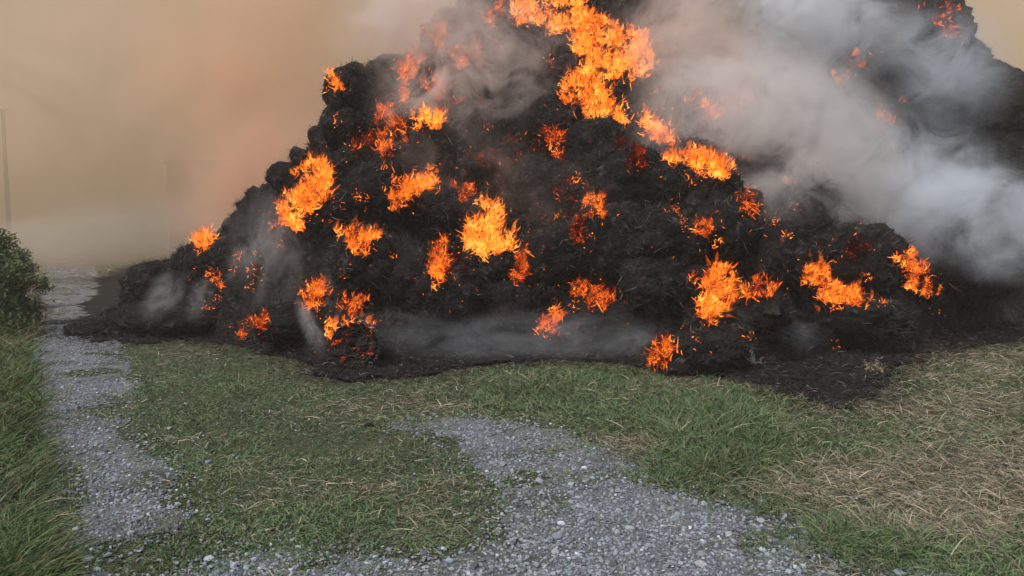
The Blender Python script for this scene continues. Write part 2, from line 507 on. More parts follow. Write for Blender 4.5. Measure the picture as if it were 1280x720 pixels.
rr = rad * (1 + .05 * fbm(p * 3, 4, 3) + .02 * fbm(p * 14, 2, 8)).reshape(T.shape) * (1 - .12 * (1 - np.minimum(V_ * 6, 1)) ** 2)
wrap = link('straw_wrap', grid_mesh('straw_wrap', rr * np.cos(T), V_ * .85, rad + rr * np.sin(T)), M_char, GB)
X, Y, Z = disc('end', rad * .93, 60, 160, .012, 4)
M_face = mat('glowing_bale_end', (.022, .02, .019), .95, noise=[(9, (.09, .085, .08), .6, .75)], bump=[(20, .8), (60, .8)])
def add_glow(m, lo, hi, scale, colr, strength):
    t = m.node_tree; N = t.nodes; L = t.links; b = N['Principled BSDF']
    tc = N.new('ShaderNodeTexCoord')
    n = N.new('ShaderNodeTexNoise'); n.inputs['Scale'].default_value = scale; n.inputs['Detail'].default_value = 7; n.inputs['Roughness'].default_value = .7
    mp = N.new('ShaderNodeVectorMath'); mp.operation = 'MULTIPLY'; mp.inputs[1].default_value = (1, 1, 2.4)
    L.new(tc.outputs['Object'], mp.inputs[0]); L.new(mp.outputs[0], n.inputs['Vector'])
    mr = N.new('ShaderNodeMapRange'); mr.inputs[1].default_value = lo; mr.inputs[2].default_value = hi; mr.inputs[4].default_value = strength
    L.new(n.outputs['Fac'], mr.inputs[0])
    b.inputs['Emission Color'].default_value = (*colr, 1); L.new(mr.outputs[0], b.inputs['Emission Strength'])
add_glow(M_face, .56, .72, 5, (1, .07, .012), .9)
endf = link('end_face', grid_mesh('end_face', X, Y + .01, Z + rad), M_face, GB)
for k in range(3):      # ash grey outer layers curling off the rim
    t = np.linspace(R(-95), R(75), 60)
    rk = rad * (1.05 + .05 * k)
    P = np.stack([np.cos(t) * rk, np.full_like(t, .02 + .05 * k) - .06 * np.abs(np.sin(t * 2)), rad + np.sin(t) * rk * .98], -1)[None]
    P += .012 * rng.normal(size=P.shape)
    sd_ = np.zeros((1, 3)); sd_[0, 1] = 1
    link('peeling_layer', ribbons('peeling_layer', P, np.full((1, 60), .018), sd_, np.full((1, 3), .22)), M_strand, GB)
zz = np.stack([rr * np.cos(T), V_ * .85, rad + rr * np.sin(T)], -1).reshape(-1, 3)
o = link('loose_straw', strands_on(zz, unit(zz - np.array([0, .4, rad])), 900, .09, .003, .03, 'loose_straw'), M_strand, GB); o['kind'] = 'stuff'

# rebuild the ray target with the bales in it, so flames sit on the real surface
bpy.context.view_layer.update()
VV = [tuple(v) for v in q]; FF = [(int(k), int(k + 1), int(k + NC + 1), int(k + NC)) for k in i]
for o in bale_objs + [wrap]:
    off = len(VV); mw = o.matrix_world
    VV += [tuple(mw @ v.co) for v in o.data.vertices]
    FF += [tuple(off + k for k in f.vertices) for f in o.data.polygons]
full = BVHTree.FromPolygons(VV, FF)

# ------------------------------------------------------------------ flames
FIRE = [(.0, (.03, .002, .001)), (.22, (.24, .016, .004)), (.42, (.75, .11, .010)), (.60, (1.3, .22, .013)), (.80, (1.7, .37, .028)), (1.0, (1.9, .68, .11))]
EMB = [(.0, (.01, .001, .001)), (.35, (.10, .009, .004)), (.6, (.5, .05, .012)), (1.0, (.9, .2, .05))]
M_fire = fire_mat('burning_straw', FIRE, .78)
M_ember = fire_mat('embers', EMB, .75)
M_veil = fire_mat('thin_flame', FIRE, .8)
_t = M_veil.node_tree; _N = _t.nodes; _L = _t.links
_em = [n for n in _N if n.type == 'EMISSION'][0]; _tr = _N.new('ShaderNodeBsdfTransparent'); _mx = _N.new('ShaderNodeMixShader')
_n = _N.new('ShaderNodeTexNoise'); _n.inputs['Scale'].default_value = 7; _n.inputs['Detail'].default_value = 4
_r = _N.new('ShaderNodeMapRange'); _r.inputs[1].default_value = .42; _r.inputs[2].default_value = .8; _r.inputs[4].default_value = .6
_tc = _N.new('ShaderNodeTexCoord'); _L.new(_tc.outputs['Object'], _n.inputs['Vector']); _L.new(_n.outputs['Fac'], _r.inputs[0])
_L.new(_r.outputs[0], _mx.inputs[0]); _L.new(_tr.outputs[0], _mx.inputs[1]); _L.new(_em.outputs[0], _mx.inputs[2])
_L.new(_mx.outputs[0], [n for n in _N if n.type == 'OUTPUT_MATERIAL'][0].inputs[0])
FLAMES = [
 ('blaze', [(643,-4),(700,-20),(740,15),(772,38),(806,36),(812,88),(782,96),(752,92),(748,108),(785,138),(765,150),(700,118),(703,102),(728,75),(718,48),(690,35),(650,22)], .8, .7, 'largest blaze of the fire, bright orange across the very top of the heap'),
 ('flame', [(795,132),(835,160),(870,188),(928,212),(905,220),(878,212),(870,232),(845,208),(828,200),(850,186),(820,168),(795,152)], .7, .6, 'flame tongue dropping down the right shoulder from the crest blaze'),
 ('flame', [(770,175),(800,185),(806,207),(785,202)], .25, .5, 'dull red patch of fire between the crest blaze and its right tongue'),
 ('flame', [(532,92),(552,95),(562,110),(574,126),(560,129),(538,110)], .5, .5, 'short slanting flame in the smoke left of the crest blaze'),
 ('flame', [(500,62),(522,42),(526,72),(509,112),(497,140),(484,126),(498,95)], .5, .35, 'reddish vertical trail of fire in the smoke at the upper left'),
 ('flame', [(533,32),(558,25),(563,48),(548,64),(535,52)], .5, .4, 'pinkish flame high on the left skyline'),
 ('flame', [(470,140),(486,126),(504,148),(512,170),(498,184),(485,205),(472,186),(476,165)], .45, .5, 'orange flame curling down right of the upper left bales'),
 ('flame', [(512,130),(530,138),(551,145),(549,166),(530,156),(514,146)], .85, .55, 'small bright yellow flame on top of a black bale at the upper left'),
 ('flame', [(438,170),(460,167),(461,181),(446,191)], .25, .4, 'small dull flame on the steep left edge'),
 ('flame', [(380,200),(414,186),(420,238),(396,256),(376,286),(338,284),(344,262),(370,240)], .75, .65, 'wide orange flames running up the left slope'),
 ('flame', [(245,279),(272,287),(262,303),(247,311)], .8, .6, 'lone flame at the far left end of the heap skyline'),
 ('flame', [(478,230),(520,216),(554,207),(547,236),(515,243),(486,259)], .7, .6, 'ragged wing shaped flame on the upper left face'),
 ('flame', [(565,234),(590,217),(586,240),(570,246)], .35, .4, 'small flame between the ragged wing flame and the centre flame'),
 ('flame', [(417,282),(438,292),(485,287),(494,293),(462,302),(452,313),(435,306)], .7, .55, 'bow shaped flame draped over the left face'),
 ('flame', [(600,238),(622,256),(640,292),(646,308),(622,318),(602,327),(590,312),(567,302),(584,285),(592,262)], .95, .85, 'tallest yellow orange flame in the centre of the face'),
 ('flame', [(554,290),(561,300),(551,320),(557,345),(540,358),(542,335),(534,320)], .6, .45, 'thin flickering double flame left of the tallest centre flame'),
 ('flame', [(654,304),(668,304),(653,335),(656,358),(640,358),(640,330)], .4, .55, 'narrow red upright flame right of the tallest centre flame'),
 ('flame', [(730,242),(756,250),(753,268),(735,266)], .5, .45, 'small forked flame right of centre'),
 ('flame', [(715,268),(725,267),(736,296),(722,297)], .3, .4, 'dim hook of fire just under the small forked flame'),
 ('flame', [(711,360),(735,350),(766,372),(746,386),(720,379)], .45, .5, 'smouldering curled flame low on the face right of centre'),
 ('flame', [(669,402),(695,384),(708,396),(695,414),(674,416)], .6, .55, 'small round flame lowest on the centre face'),
 ('flame', [(377,366),(398,348),(409,375),(404,391),(385,381)], .65, .5, 'upright flame above and left of the round bale'),
 ('flame', [(430,372),(457,372),(447,385),(433,384)], .6, .4, 'tiny flame between the upright flame and the round bale'),
 ('flame', [(411,411),(456,402),(467,417),(442,416),(412,424)], .8, .5, 'flames burning along the top of the round bale'),
 ('flame', [(295,409),(325,397),(331,405),(301,416)], .45, .4, 'low red flame at the left foot of the heap'),
 ('flame', [(262,339),(277,341),(273,351),(260,351)], .7, .4, 'tiny yellow flame on the low left slope'),
 ('flame', [(867,280),(891,277),(886,291),(870,292)], .55, .4, 'tiny lone flame right of centre'),
 ('flame', [(884,328),(906,330),(922,354),(940,371),(906,386),(880,403),(871,380),(860,348),(882,355)], .75, .75, 'wide spiky flame on the lower right face'),
 ('flame', [(938,354),(961,354),(963,369),(942,371)], .5, .45, 'small fading flame touching the right side of the spiky flame'),
 ('flame', [(1003,330),(1023,324),(1040,350),(1064,360),(1089,386),(1050,377),(1027,379),(1003,348)], .7, .65, 'stepped flame trailing down to the right on the lower right face'),
 ('flame', [(1119,314),(1140,306),(1150,338),(1160,327),(1178,357),(1150,363),(1128,352),(1135,335)], .7, .6, 'U shaped flame farthest right on the heap'),
 ('flame', [(855,115),(900,125),(935,107),(947,125),(915,141),(880,138)], .6, .5, 'pale orange flame seen through grey smoke right of the crest blaze'),
 ('embers', [(588,195),(640,168),(655,195),(625,215)], .16, .3, 'dim brownish ember patch above the tallest centre flame'),
 ('embers', [(555,60),(600,45),(610,80),(570,95)], .45, .3, 'scattered embers in smoke between the high left flames and the crest blaze'),
 ('embers', [(690,225),(720,215),(725,240),(700,245)], .12, .3, 'faint ember patch left of the small forked flame'),
 ('embers', [(560,315),(585,320),(580,345),(560,340)], .12, .3, 'faint ember patch beneath the tallest centre flame'),
 ('embers', [(1055,65),(1086,62),(1086,80),(1068,83)], .5, .25, 'red ember patch in smoke left of the top right embers'),
 ('embers', [(1143,-4),(1196,2),(1201,35),(1207,57),(1182,52),(1165,30),(1148,12)], .42, .25, 'deep red embers over the bale at the top right corner'),
 ('embers', [(1095,130),(1113,132),(1108,155),(1093,160)], .55, .3, 'lowest small ember patch in the right hand smoke'),
 ('embers', [(1038,87),(1059,92),(1055,106)], .5, .25, 'smallest ember patch in the right hand smoke'),
 ('flame', [(809,441),(845,424),(853,432),(826,451)], .55, .4, 'small flame at the foot nearest the green weeds'),
 ('flame', [(682,158),(701,160),(704,196),(690,193)], .35, .4, 'thin upright flame under the crest blaze'),
 ('embers', [(654,174),(681,178),(672,191)], .3, .3, 'dim ember patch left of the thin upright flame under the crest blaze'),
 ('flame', [(412,97),(425,97),(423,113),(415,113)], .9, .45, 'tiny yellow flame on the skyline of the steep left edge'),
 ('embers', [(924,238),(946,240),(943,266),(928,263)], .36, .3, 'pinkish ember patch behind smoke above the lower right flames'),
 ('embers', [(598,0),(627,-6),(642,25),(625,42)], .5, .35, 'pinkish ember patch left of the start of the crest blaze'),
 ('embers', [(1048,300),(1075,292),(1085,312),(1060,322)], .1, .2, 'dull red embers on the bale between the two flames farthest right'),
]
def make_flame(kind, poly, heat, lick, label):
    c0 = np.mean(poly, 0); sh_ = 1.03 if kind == 'blaze' else .87
    poly = [(c0[0] + (p[0] - c0[0]) * sh_, c0[1] + (p[1] - c0[1]) * sh_ + 2) for p in poly]
    lick = lick * .62
    xs_ = [p[0] for p in poly]; ys_ = [p[1] for p in poly]
    x0, x1, y0, y1 = min(xs_) - 6, max(xs_) + 6, min(ys_) - 6, max(ys_) + 6
    area = .5 * abs(sum(poly[k][0] * poly[(k + 1) % len(poly)][1] - poly[(k + 1) % len(poly)][0] * poly[k][1] for k in range(len(poly))))
    want = int(area * (.72 if kind != 'embers' else .4)) + 40
    pts, nrs, ed = [], [], []
    cx_, cy_ = np.mean(xs_), np.mean(ys_)
    tries = 0
    while len(pts) < want and tries < 30:
        tries += 1
        U = rng.uniform(x0, x1, want); V = rng.uniform(y0, y1, want)
        jj = np.stack([U / 9, V / 9, np.full(want, 3.)], 1)
        ok = inpoly(U + 9 * fbm(jj, 3, 1), V + 9 * fbm(jj + 40, 3, 2), poly)
        # gaps inside the flame
        gp = fbm(np.stack([U / 9, V / 13, np.full(want, 9.)], 1), 4, 5, .65) + rng.normal(0, .10, want)
        gap = gp > (-.06 if kind == 'blaze' else .03 if kind != 'embers' else .08)
        ok = inpoly(U + rng.normal(0, 2.5, want) + 14 * fbm(jj, 4, 1, .65), V + rng.normal(0, 2.5, want) + 14 * fbm(jj + 40, 4, 2, .65), poly)
        for a_, b_ in zip(U[ok & gap], V[ok & gap]):
            h = hit(a_, b_, full)
            if h is None: h = hit(a_ + 4, b_ + 12, full)
            if h is None: continue
            pts.append(h[0][:]); nrs.append(h[1][:])
            if len(pts) >= want: break
    if not pts: print('no surface for', label); return
    P0 = np.array(pts); Nr = np.array(nrs); n = len(P0)
    # drop the far-behind outliers of a patch
    med = np.median(P0[:, 1]); keep = np.abs(P0[:, 1] - med) < 2.2
    P0, Nr = P0[keep], Nr[keep]; n = len(P0)
    base = P0.mean(0)
    root = bpy.data.objects.new(kind if kind == 'flame' else ('flame' if kind == 'blaze' else 'ember_patch'), None)
    col.objects.link(root); root.location = base
    tag(root, label, 'flame' if kind != 'embers' else 'embers', 'flames burning on the heap' if kind != 'embers' else 'ember patches glowing in the heap')
    P0 = P0 - base
    # bed of glowing stalks lying on the surface
    nb = n
    d = unit(rand_unit(nb) * .9 + Nr * .15)
    L = rng.uniform(.03, .17, nb)[:, None]
    K = 4
    t = np.linspace(0, 1, K)[None, :, None]
    bend = rand_unit(nb)[:, None, :] * .5
    PP = P0[:, None, :] + Nr[:, None, :] * .035 + d[:, None, :] * L[:, None, :] * (t - .5) + bend * L[:, None, :] * t ** 2
    W = np.repeat((rng.uniform(.003, .008, nb))[:, None], K, 1) * np.array([.4, 1, 1, .3])
    hh = np.clip(heat - .20 + .5 * fbm(P0 * 5 + 3, 3, 8) + rng.normal(0, .2, nb), 0, 1)
    c = np.stack([hh] * 3, 1)
    o = link('ember_bed', ribbons('ember_bed', PP, W, unit(np.cross(d, Nr)), c), M_ember if heat < .32 else M_fire, root); o['kind'] = 'stuff'
    if kind == 'embers': return
    # tongues licking up from it
    nt_ = int(n * .6)
    k = rng.integers(0, n, nt_); K = 6
    t = np.linspace(0, 1, K)[None, :, None]
    L = (.05 + .28 * lick * rng.random(nt_) ** 1.8)[:, None]
    up = unit(np.array([.25, -.05, 1.0]) + rng.normal(0, .6, (nt_, 3)) + Nr[k] * .5)
    ph = rng.uniform(0, 6.3, nt_)[:, None, None]; sw = rand_unit(nt_)[:, None, :]
    swirl = sw * np.sin(t * rng.uniform(3, 8, nt_)[:, None, None] + ph) * .22
    PP = P0[k][:, None, :] + Nr[k][:, None, :] * rng.uniform(.02, .14, nt_)[:, None, None] + (up[:, None, :] * t + swirl * t) * L[:, None, :]
    W = (.0025 + .010 * rng.random(nt_) ** 2)[:, None] * np.array([.5, .9, 1, .75, .4, .05])[None]
    hh = np.clip(heat - .07 + .5 * fbm(P0[k] * 5 + 3, 3, 8)[:, None] + rng.normal(0, .15, nt_)[:, None] + np.linspace(.10, -.35, K)[None], 0, 1)
    c = np.stack([hh] * 3, 2)
    view = unit(P0[k] + base - np.array([0, 0, CAMH]))
    side = unit(np.cross(up, rand_unit(nt_) * .8 + view))
    o = link('flame_tongues', ribbons('flame_tongues', PP, W, side, c), M_fire, root); o['kind'] = 'stuff'
    nv_ = max(6, n // 11); k = rng.integers(0, n, nv_); K = 7
    t = np.linspace(0, 1, K)[None, :, None]
    L = (.12 + .38 * lick * rng.random(nv_))[:, None]
    up = unit(np.array([.1, -.05, 1.0]) + rng.normal(0, .35, (nv_, 3)) + Nr[k] * .4)
    PP = P0[k][:, None, :] + Nr[k][:, None, :] * .08 + (up[:, None, :] * t + rand_unit(nv_)[:, None, :] * np.sin(t * 5 + rng.uniform(0, 6, nv_)[:, None, None]) * .15 * t) * L[:, None, :]
    W = rng.uniform(.015, .045, nv_)[:, None] * np.array([.4, .9, 1, .85, .6, .3, .03])[None]
    hh = np.clip(heat - .05 + np.linspace(.1, -.4, K)[None] + 0 * L, 0, 1)
    side = unit(np.cross(up, rand_unit(nv_) * .6 + unit(P0[k] + base - np.array([0, 0, CAMH]))))
    o = link('flame_veil', ribbons('flame_veil', PP, W, side, np.stack([hh] * 3, 2)), M_veil, root); o['kind'] = 'stuff'
for f in FLAMES: make_flame(*f)

# stray sparks: single glowing stalks scattered over the face
pts, nrs, hs = [], [], []
for c_ in range(70):            # little knots of fire between the big flames
    a0, b0_ = rng.uniform(250, 1180), 0
    b0_ = rng.uniform(max(60, float(np.interp(a0, cu, cv)) + 30), 440)
    for q_ in range(rng.integers(5, 26)):
        h = hit(a0 + rng.normal(0, 4.5), b0_ + rng.normal(0, 3.5), full)
        if h: pts.append(h[0][:]); nrs.append(h[1][:]); hs.append(rng.uniform(.3, .8))
while len(pts) < 2000:
    f_ = FLAMES[rng.integers(len(FLAMES))][1]; c_ = f_[rng.integers(len(f_))]
    wide = rng.random() < .25
    a_, b_ = c_[0] + rng.normal(0, 45 if wide else 11), c_[1] + rng.normal(0, 30 if wide else 9)
    h = hit(a_, b_, full)
    if h is None or b_ > 465: continue
    pts.append(h[0][:]); nrs.append(h[1][:]); hs.append(rng.uniform(.1, .75))
P0 = np.array(pts); Nr = np.array(nrs); n = len(P0)
d = unit(rand_unit(n) + Nr * .3); L = rng.uniform(.015, .07, n)[:, None]
PP = np.stack([P0 + Nr * .02, P0 + Nr * .03 + d * L * .5, P0 + Nr * .02 + d * L + .3 * L * rand_unit(n)], 1)
o = link('glowing_stalks', ribbons('glowing_stalks', PP, rng.uniform(.003, .007, n)[:, None] * np.array([.6, 1, .3]), unit(np.cross(d, Nr)), np.repeat(np.array(hs)[:, None], 3, 1)), M_fire)
tag(o, 'stray glowing stalks scattered over the black heap around the flames', 'embers', kind='stuff')

# ------------------------------------------------------------------ gravel, grass, straw
def cand(n, x0=-9.5, x1=12.5, y0=3.2, y1=15.5, k=.95):
    yy = y0 * (y1 / y0) ** rng.random(n)                # denser near the camera
    xx = (rng.uniform(-1, 1, n)) * (yy * k)
    return xx, yy
# stones
ico = np.array([[0, -.53, .85], [0, .53, .85], [0, -.53, -.85], [0, .53, -.85], [.53, .85, 0], [-.53, .85, 0], [.53, -.85, 0], [-.53, -.85, 0], [.85, 0, .53], [.85, 0, -.53], [-.85, 0, .53], [-.85, 0, -.53]])
icf = np.array([(0, 8, 1), (0, 1, 10), (0, 10, 7), (0, 7, 6), (0, 6, 8), (1, 8, 4), (1, 4, 5), (1, 5, 10), (8, 6, 9), (8, 9, 4), (3, 4, 9), (3, 5, 4), (3, 11, 5), (3, 2, 11), (3, 9, 2), (2, 9, 6), (2, 6, 7), (2, 7, 11), (11, 7, 10), (11, 10, 5)])
x, y = cand(120000)
mg, _ = masks(x + rng.normal(0, .17, len(x)), y + rng.normal(0, .26, len(x)))
_, mb = masks(x, y)
sparse = rng.random(len(x)) < .015
keep = (mg | (sparse & (y < 11))) & ~mb
x, y = x[keep], y[keep]; n = len(x)
s = rng.uniform(.006, .015, n) * (1 + .02 * y) * np.where(rng.random(n) < .03, 2.0, 1)
sh = ico[None] * rng.uniform(.55, 1.25, (n, 12, 1)) * (rng.uniform(.6, 1.3, (n, 1, 3)) * s[:, None, None])
an = rng.uniform(0, 6.28, n); ca, sa = np.cos(an)[:, None], np.sin(an)[:, None]
sx = sh[..., 0] * ca - sh[..., 1] * sa; sy = sh[..., 0] * sa + sh[..., 1] * ca
V = np.stack([sx + x[:, None], sy + y[:, None], sh[..., 2] * .7 + (gz(x, y) + .008 + s * .25)[:, None]], -1).reshape(-1, 3)
Fc = (icf[None] + (np.arange(n) * 12)[:, None, None]).reshape(-1, 3)
v_ = (rng.uniform(.10, .34, n) * np.where(rng.random(n) < .06, 1.7, 1))[:, None] * np.array([.90, 1.0, 1.12])[None] * rng.uniform(.95, 1.05, (n, 3))
o = link('gravel', np_mesh('gravel', V, Fc, 3, np.repeat(v_, 12, 0)), M_stone); tag(o, 'loose grey crushed stones of the gravel surface', 'gravel', kind='stuff')

def gauss(u, v, cx, cy, rx, ry): return np.exp(-((u - cx) / rx) ** 2 - ((v - cy) / ry) ** 2)
def dryness(u, v, x, y):
    d = .07 + .0 * u
    d = d + .56 / (1 + np.exp(-(u - (1010 + .15 * (v - 480))) / 35.)) * (1 / (1 + np.exp((v - 690) / 14.)) + .25)
    d = d + .8 * gauss(u, v, 790, 562, 60, 26) + .8 * gauss(u, v, 960, 605, 75, 22) + .7 * gauss(u, v, 1180, 640, 140, 40)
    d = d + .5 * gauss(u, v, 500, 500, 130, 22) + .7 * gauss(u, v, 240, 437, 90, 14) + .35 * gauss(u, v, 60, 400, 60, 60)
    d = d + .35 * gauss(u, v, 540, 560, 60, 60) + .3 * gauss(u, v, 860, 480, 90, 12)
    d = d - .5 * gauss(u, v, 900, 560, 90, 40) - .4 * gauss(u, v, 1100, 680, 110, 22) - .3 * gauss(u, v, 640, 495, 80, 22)
    return np.clip(d + .75 * fbm2(x, y, .6, 5, 55), 0.03, .93)
def height(u, v, x, y):
    h = .035 + 0 * u
    h = h + .10 * gauss(u, v, 640, 492, 90, 24) + .23 * gauss(u, v, 890, 548, 100, 48) + .07 * gauss(u, v, 760, 480, 120, 20)
    h = h + .10 * gauss(u, v, 1100, 675, 150, 30) + .05 / (1 + np.exp(-(u - 1010) / 40.))
    h = h + .20 / (1 + np.exp((u - (30 + .05 * (v - 300))) / 12.))
    h = h + .03 * gauss(u, v, 420, 660, 140, 40)
    return h * (1 + .5 * fbm2(x, y, .35, 3, 66))
def lawn(n, name, label, dry, y0=3.2, y1=17, k=.95):
    x, y = cand(n, y0=y0, y1=y1, k=k)
    if y0 > 12: sel = x < -.42 * y; x, y = x[sel], y[sel]
    mg, mb = masks(x + rng.normal(0, .15, len(x)), y + rng.normal(0, .24, len(x)))
    u_, v_ = project(x, y)
    D = dryness(u_, v_, x, y); H = height(u_, v_, x, y)
    pr = np.where(dry, D ** 1.2, (1 - D) ** .8)
    pr = pr * np.where(mg, (.04 if y0 < 12 else .30) + .5 * (fbm2(x, y, .3, 4, 90) > .26), 1) * np.where(mb, .012, 1) * np.clip(.75 + .9 * fbm2(x, y, .25, 3, 88), .12, 1)
    if y0 > 12: pr = np.where(mg, .35, .9) * ~mb; H = H + .05
    keep = rng.random(len(x)) < pr
    x, y, D, H = x[keep], y[keep], D[keep], H[keep]; n = len(x)
    P0 = np.stack([x, y, gz(x, y) - .004], 1)
    az = rng.uniform(0, 6.28, n)
    hd = np.stack([np.cos(az), np.sin(az), np.zeros(n)], 1)
    K = 4; t = np.linspace(0, 1, K)[None, :, None]
    if dry:
        L = (H * 1.1 + .05) * rng.uniform(.4, 1.6, n); lean = rng.uniform(.6, 2.6, n)
    else:
        L = H * rng.uniform(.5, 1.5, n) + .012; lean = rng.uniform(.1, 1.3, n)
    d = unit(hd * lean[:, None] + np.array([0, 0, 1.0]))
    droop = hd * .45 * rng.random((n, 1)) + np.array([0, 0, -.35])
    PP = P0[:, None, :] + (d[:, None, :] * t + droop[:, None, :] * t ** 2) * L[:, None, None]
    PP[..., 2] = np.maximum(PP[..., 2], P0[:, None, 2] + .004 + .01 * rng.random((n, 1)))
    w0 = rng.uniform(.0012, .0026, n) * (1 + .12 * y) * (.8 if dry else 1.1)
    W = w0[:, None] * np.array([.9, 1, .75, .12])[None]
    side = unit(np.cross(d, rand_unit(n)))
    mixv = rng.random((n, 1))
    if dry:
        c = np.array([.36, .31, .225]) * mixv + np.array([.12, .105, .075]) * (1 - mixv)
        c = np.where(rng.random((n, 1)) < .10, np.array([.50, .43, .29]), c)
    else:
        c = np.array([.135, .190, .082]) * mixv + np.array([.046, .096, .040]) * (1 - mixv)
        c = c * (1 + .5 * fbm2(x, y, .5, 4, 99))[:, None]
        c = np.where(rng.random((n, 1)) < .16, np.array([.19, .175, .11]), c)
    near = np.zeros(n)
    for q_ in range(5):
        near += masks(x + rng.normal(0, .35, n), y + rng.normal(.15, .5, n))[1] / 5
    sc_ = rng.random(n) < near * 1.1
    c = np.where(sc_[:, None], c * np.array([.30, .20, .18]) + np.array([.02, .012, .007]), c)
    c = c * rng.uniform(.75, 1.25, (n, 1))
    o = link(name, ribbons(name, PP, W, side, c), M_blade)
    tag(o, label, 'grass', kind='stuff')
lawn(470000, 'grass', 'short green grass and weeds between the gravel and the burnt ground', False)
lawn(260000, 'dry_grass', 'dry straw coloured grass lying matted on the ground', True)

lawn(160000, 'dry_verge', 'dull scorched grass beside the far end of the track', True, 15, 60, .9)
# tall rough grass along the left edge
n = 60000
v = 300 + 620 * rng.random(n) ** .6
yy = np.clip(CAMH * F / np.maximum(v - 280, 25), 3, 40)
xx = yy * (rng.uniform(-820, 40 + 0 * v, n) - 640 + 20 * fbm2(v / 9., v * 0, 1, 2, 4)) / F
sel = xx > -yy * .98 - 1.5
xx, yy = xx[sel], yy[sel]; n = len(xx)
P0 = np.stack([xx, yy, np.zeros(n) - .01], 1)
az = rng.uniform(0, 6.28, n); hd = np.stack([np.cos(az), np.sin(az), np.zeros(n)], 1)
t = np.linspace(0, 1, 5)[None, :, None]
L = rng.uniform(.10, .40, n) * np.clip(.3 + .11 * yy, .9, 2.6) * (1 + .5 * fbm2(xx, yy, .7, 3, 12))
PP = P0[:, None, :] + (unit(hd * rng.uniform(.1, .7, n)[:, None] + np.array([0, 0, 1.]))[:, None, :] * t + (hd * .5 + np.array([0, 0, -.3]))[:, None, :] * t ** 2) * L[:, None, None]
W = (rng.uniform(.002, .0045, n) * (1 + .06 * yy))[:, None] * np.array([.8, 1, .9, .6, .1])[None]
mixv = rng.random((n, 1))
c = (np.array([.085, .13, .035]) * mixv + np.array([.035, .07, .02]) * (1 - mixv))
c = np.where(rng.random((n, 1)) < np.clip(.12 + .05 * (yy[:, None] - 9), .1, .5), np.array([.19, .14, .07]), c)
o = link('tall_grass', ribbons('tall_grass', PP, W, unit(np.cross(hd, rand_unit(n))), c), M_blade)
tag(o, 'tall rough green grass along the left edge of the track', 'grass', kind='stuff')

# charred litter on the burnt ground and its edge
n = 110000
x = rng.uniform(-9.5, 12, n); y = rng.uniform(7.2, 15, n)
xj = x + rng.normal(0, .28, n); yj = y + rng.normal(0, .38, n)
_, mb = masks(xj, yj)
x, y = x[mb], y[mb]; n = len(x)
P0 = np.stack([x, y, gz(x, y) + .016 + rng.random(n) * .05], 1)
az = rng.uniform(0, 6.28, n); d = np.stack([np.cos(az), np.sin(az), rng.normal(.05, .25, n)], 1)
L = rng.uniform(.02, .13, n)[:, None]
PP = np.stack([P0, P0 + d * L * .5 + np.array([0, 0, .01]), P0 + d * L], 1)
g_ = (.014 * rng.uniform(.5, 2.0, (n, 1)) * np.where(rng.random((n, 1)) < .09, 7, 1))
o = link('charred_litter', ribbons('charred_litter', PP, np.full((n, 3), .005) * np.array([1, 1, .3]), unit(np.cross(d, rand_unit(n))), np.repeat(g_, 3, 1)), M_strand)
tag(o, 'black burnt stalks littering the ground before the heap', 'litter', kind='stuff')

# ------------------------------------------------------------------ things on the ground
def rock(name, px, py, size, colr, label, cat, seed, flat=.6, m=None, group=None):
    th = np.linspace(0, 2 * np.pi, 25)[:-1]; ph = np.linspace(0, np.pi, 14)
    T, Ph = np.meshgrid(th, ph)
    P = np.stack([np.sin(Ph) * np.cos(T) * 1.25, np.sin(Ph) * np.sin(T), np.cos(Ph) * flat], -1).reshape(-1, 3)
    P = P * (1 + .35 * fbm(P * 1.3 + seed, 3, seed) + .12 * fbm(P * 5, 2, seed))[:, None]
    P *= size
    nu = 24; idx = np.arange(13)[:, None] * nu; j = np.arange(nu)[None]; jn = (j + 1) % nu
    Fc = np.stack([(idx + j), (idx + j + nu), (idx + jn + nu), (idx + jn)], -1).reshape(-1, 4)
    me = np_mesh(name, P, Fc, 4, None, False)
    o = link(name, me, m or mat('rock', colr, .9, noise=[(20, tuple(c * .7 for c in colr), .4, .6)], bump=[(30, .5)]))
    gx, gy = ground(px, py); o.location = (gx, gy, size * flat * .5 + float(gz(np.array([gx]), np.array([gy]))[0]))
    o.rotation_euler.z = seed; tag(o, label, cat, group)
rock('clod', 462, 534, .040, (.012, .012, .012), 'small black charred clod lying alone on the grass', 'clod', 3, m=M_char)
rock('stone', 876, 706, .032, (.42, .43, .44), 'pale rounded stone in the gravel at the bottom edge', 'stone', 5, group='pale stones')
rock('stone', 110, 702, .032, (.30, .32, .33), 'grey stone on the left track at the bottom edge', 'stone', 6, group='pale stones')
rock('stone', 912, 668, .028, (.38, .40, .42), 'pale stone in the gravel beside the green tuft', 'stone', 7, group='pale stones')
rock('stone', 694, 692, .026, (.34, .35, .36), 'grey stone by the small grass patch in the gravel', 'stone', 8, group='pale stones')
rock('stone', 787, 660, .026, (.36, .37, .38), 'flat pale stone in the middle of the gravel', 'stone', 9, group='pale stones')

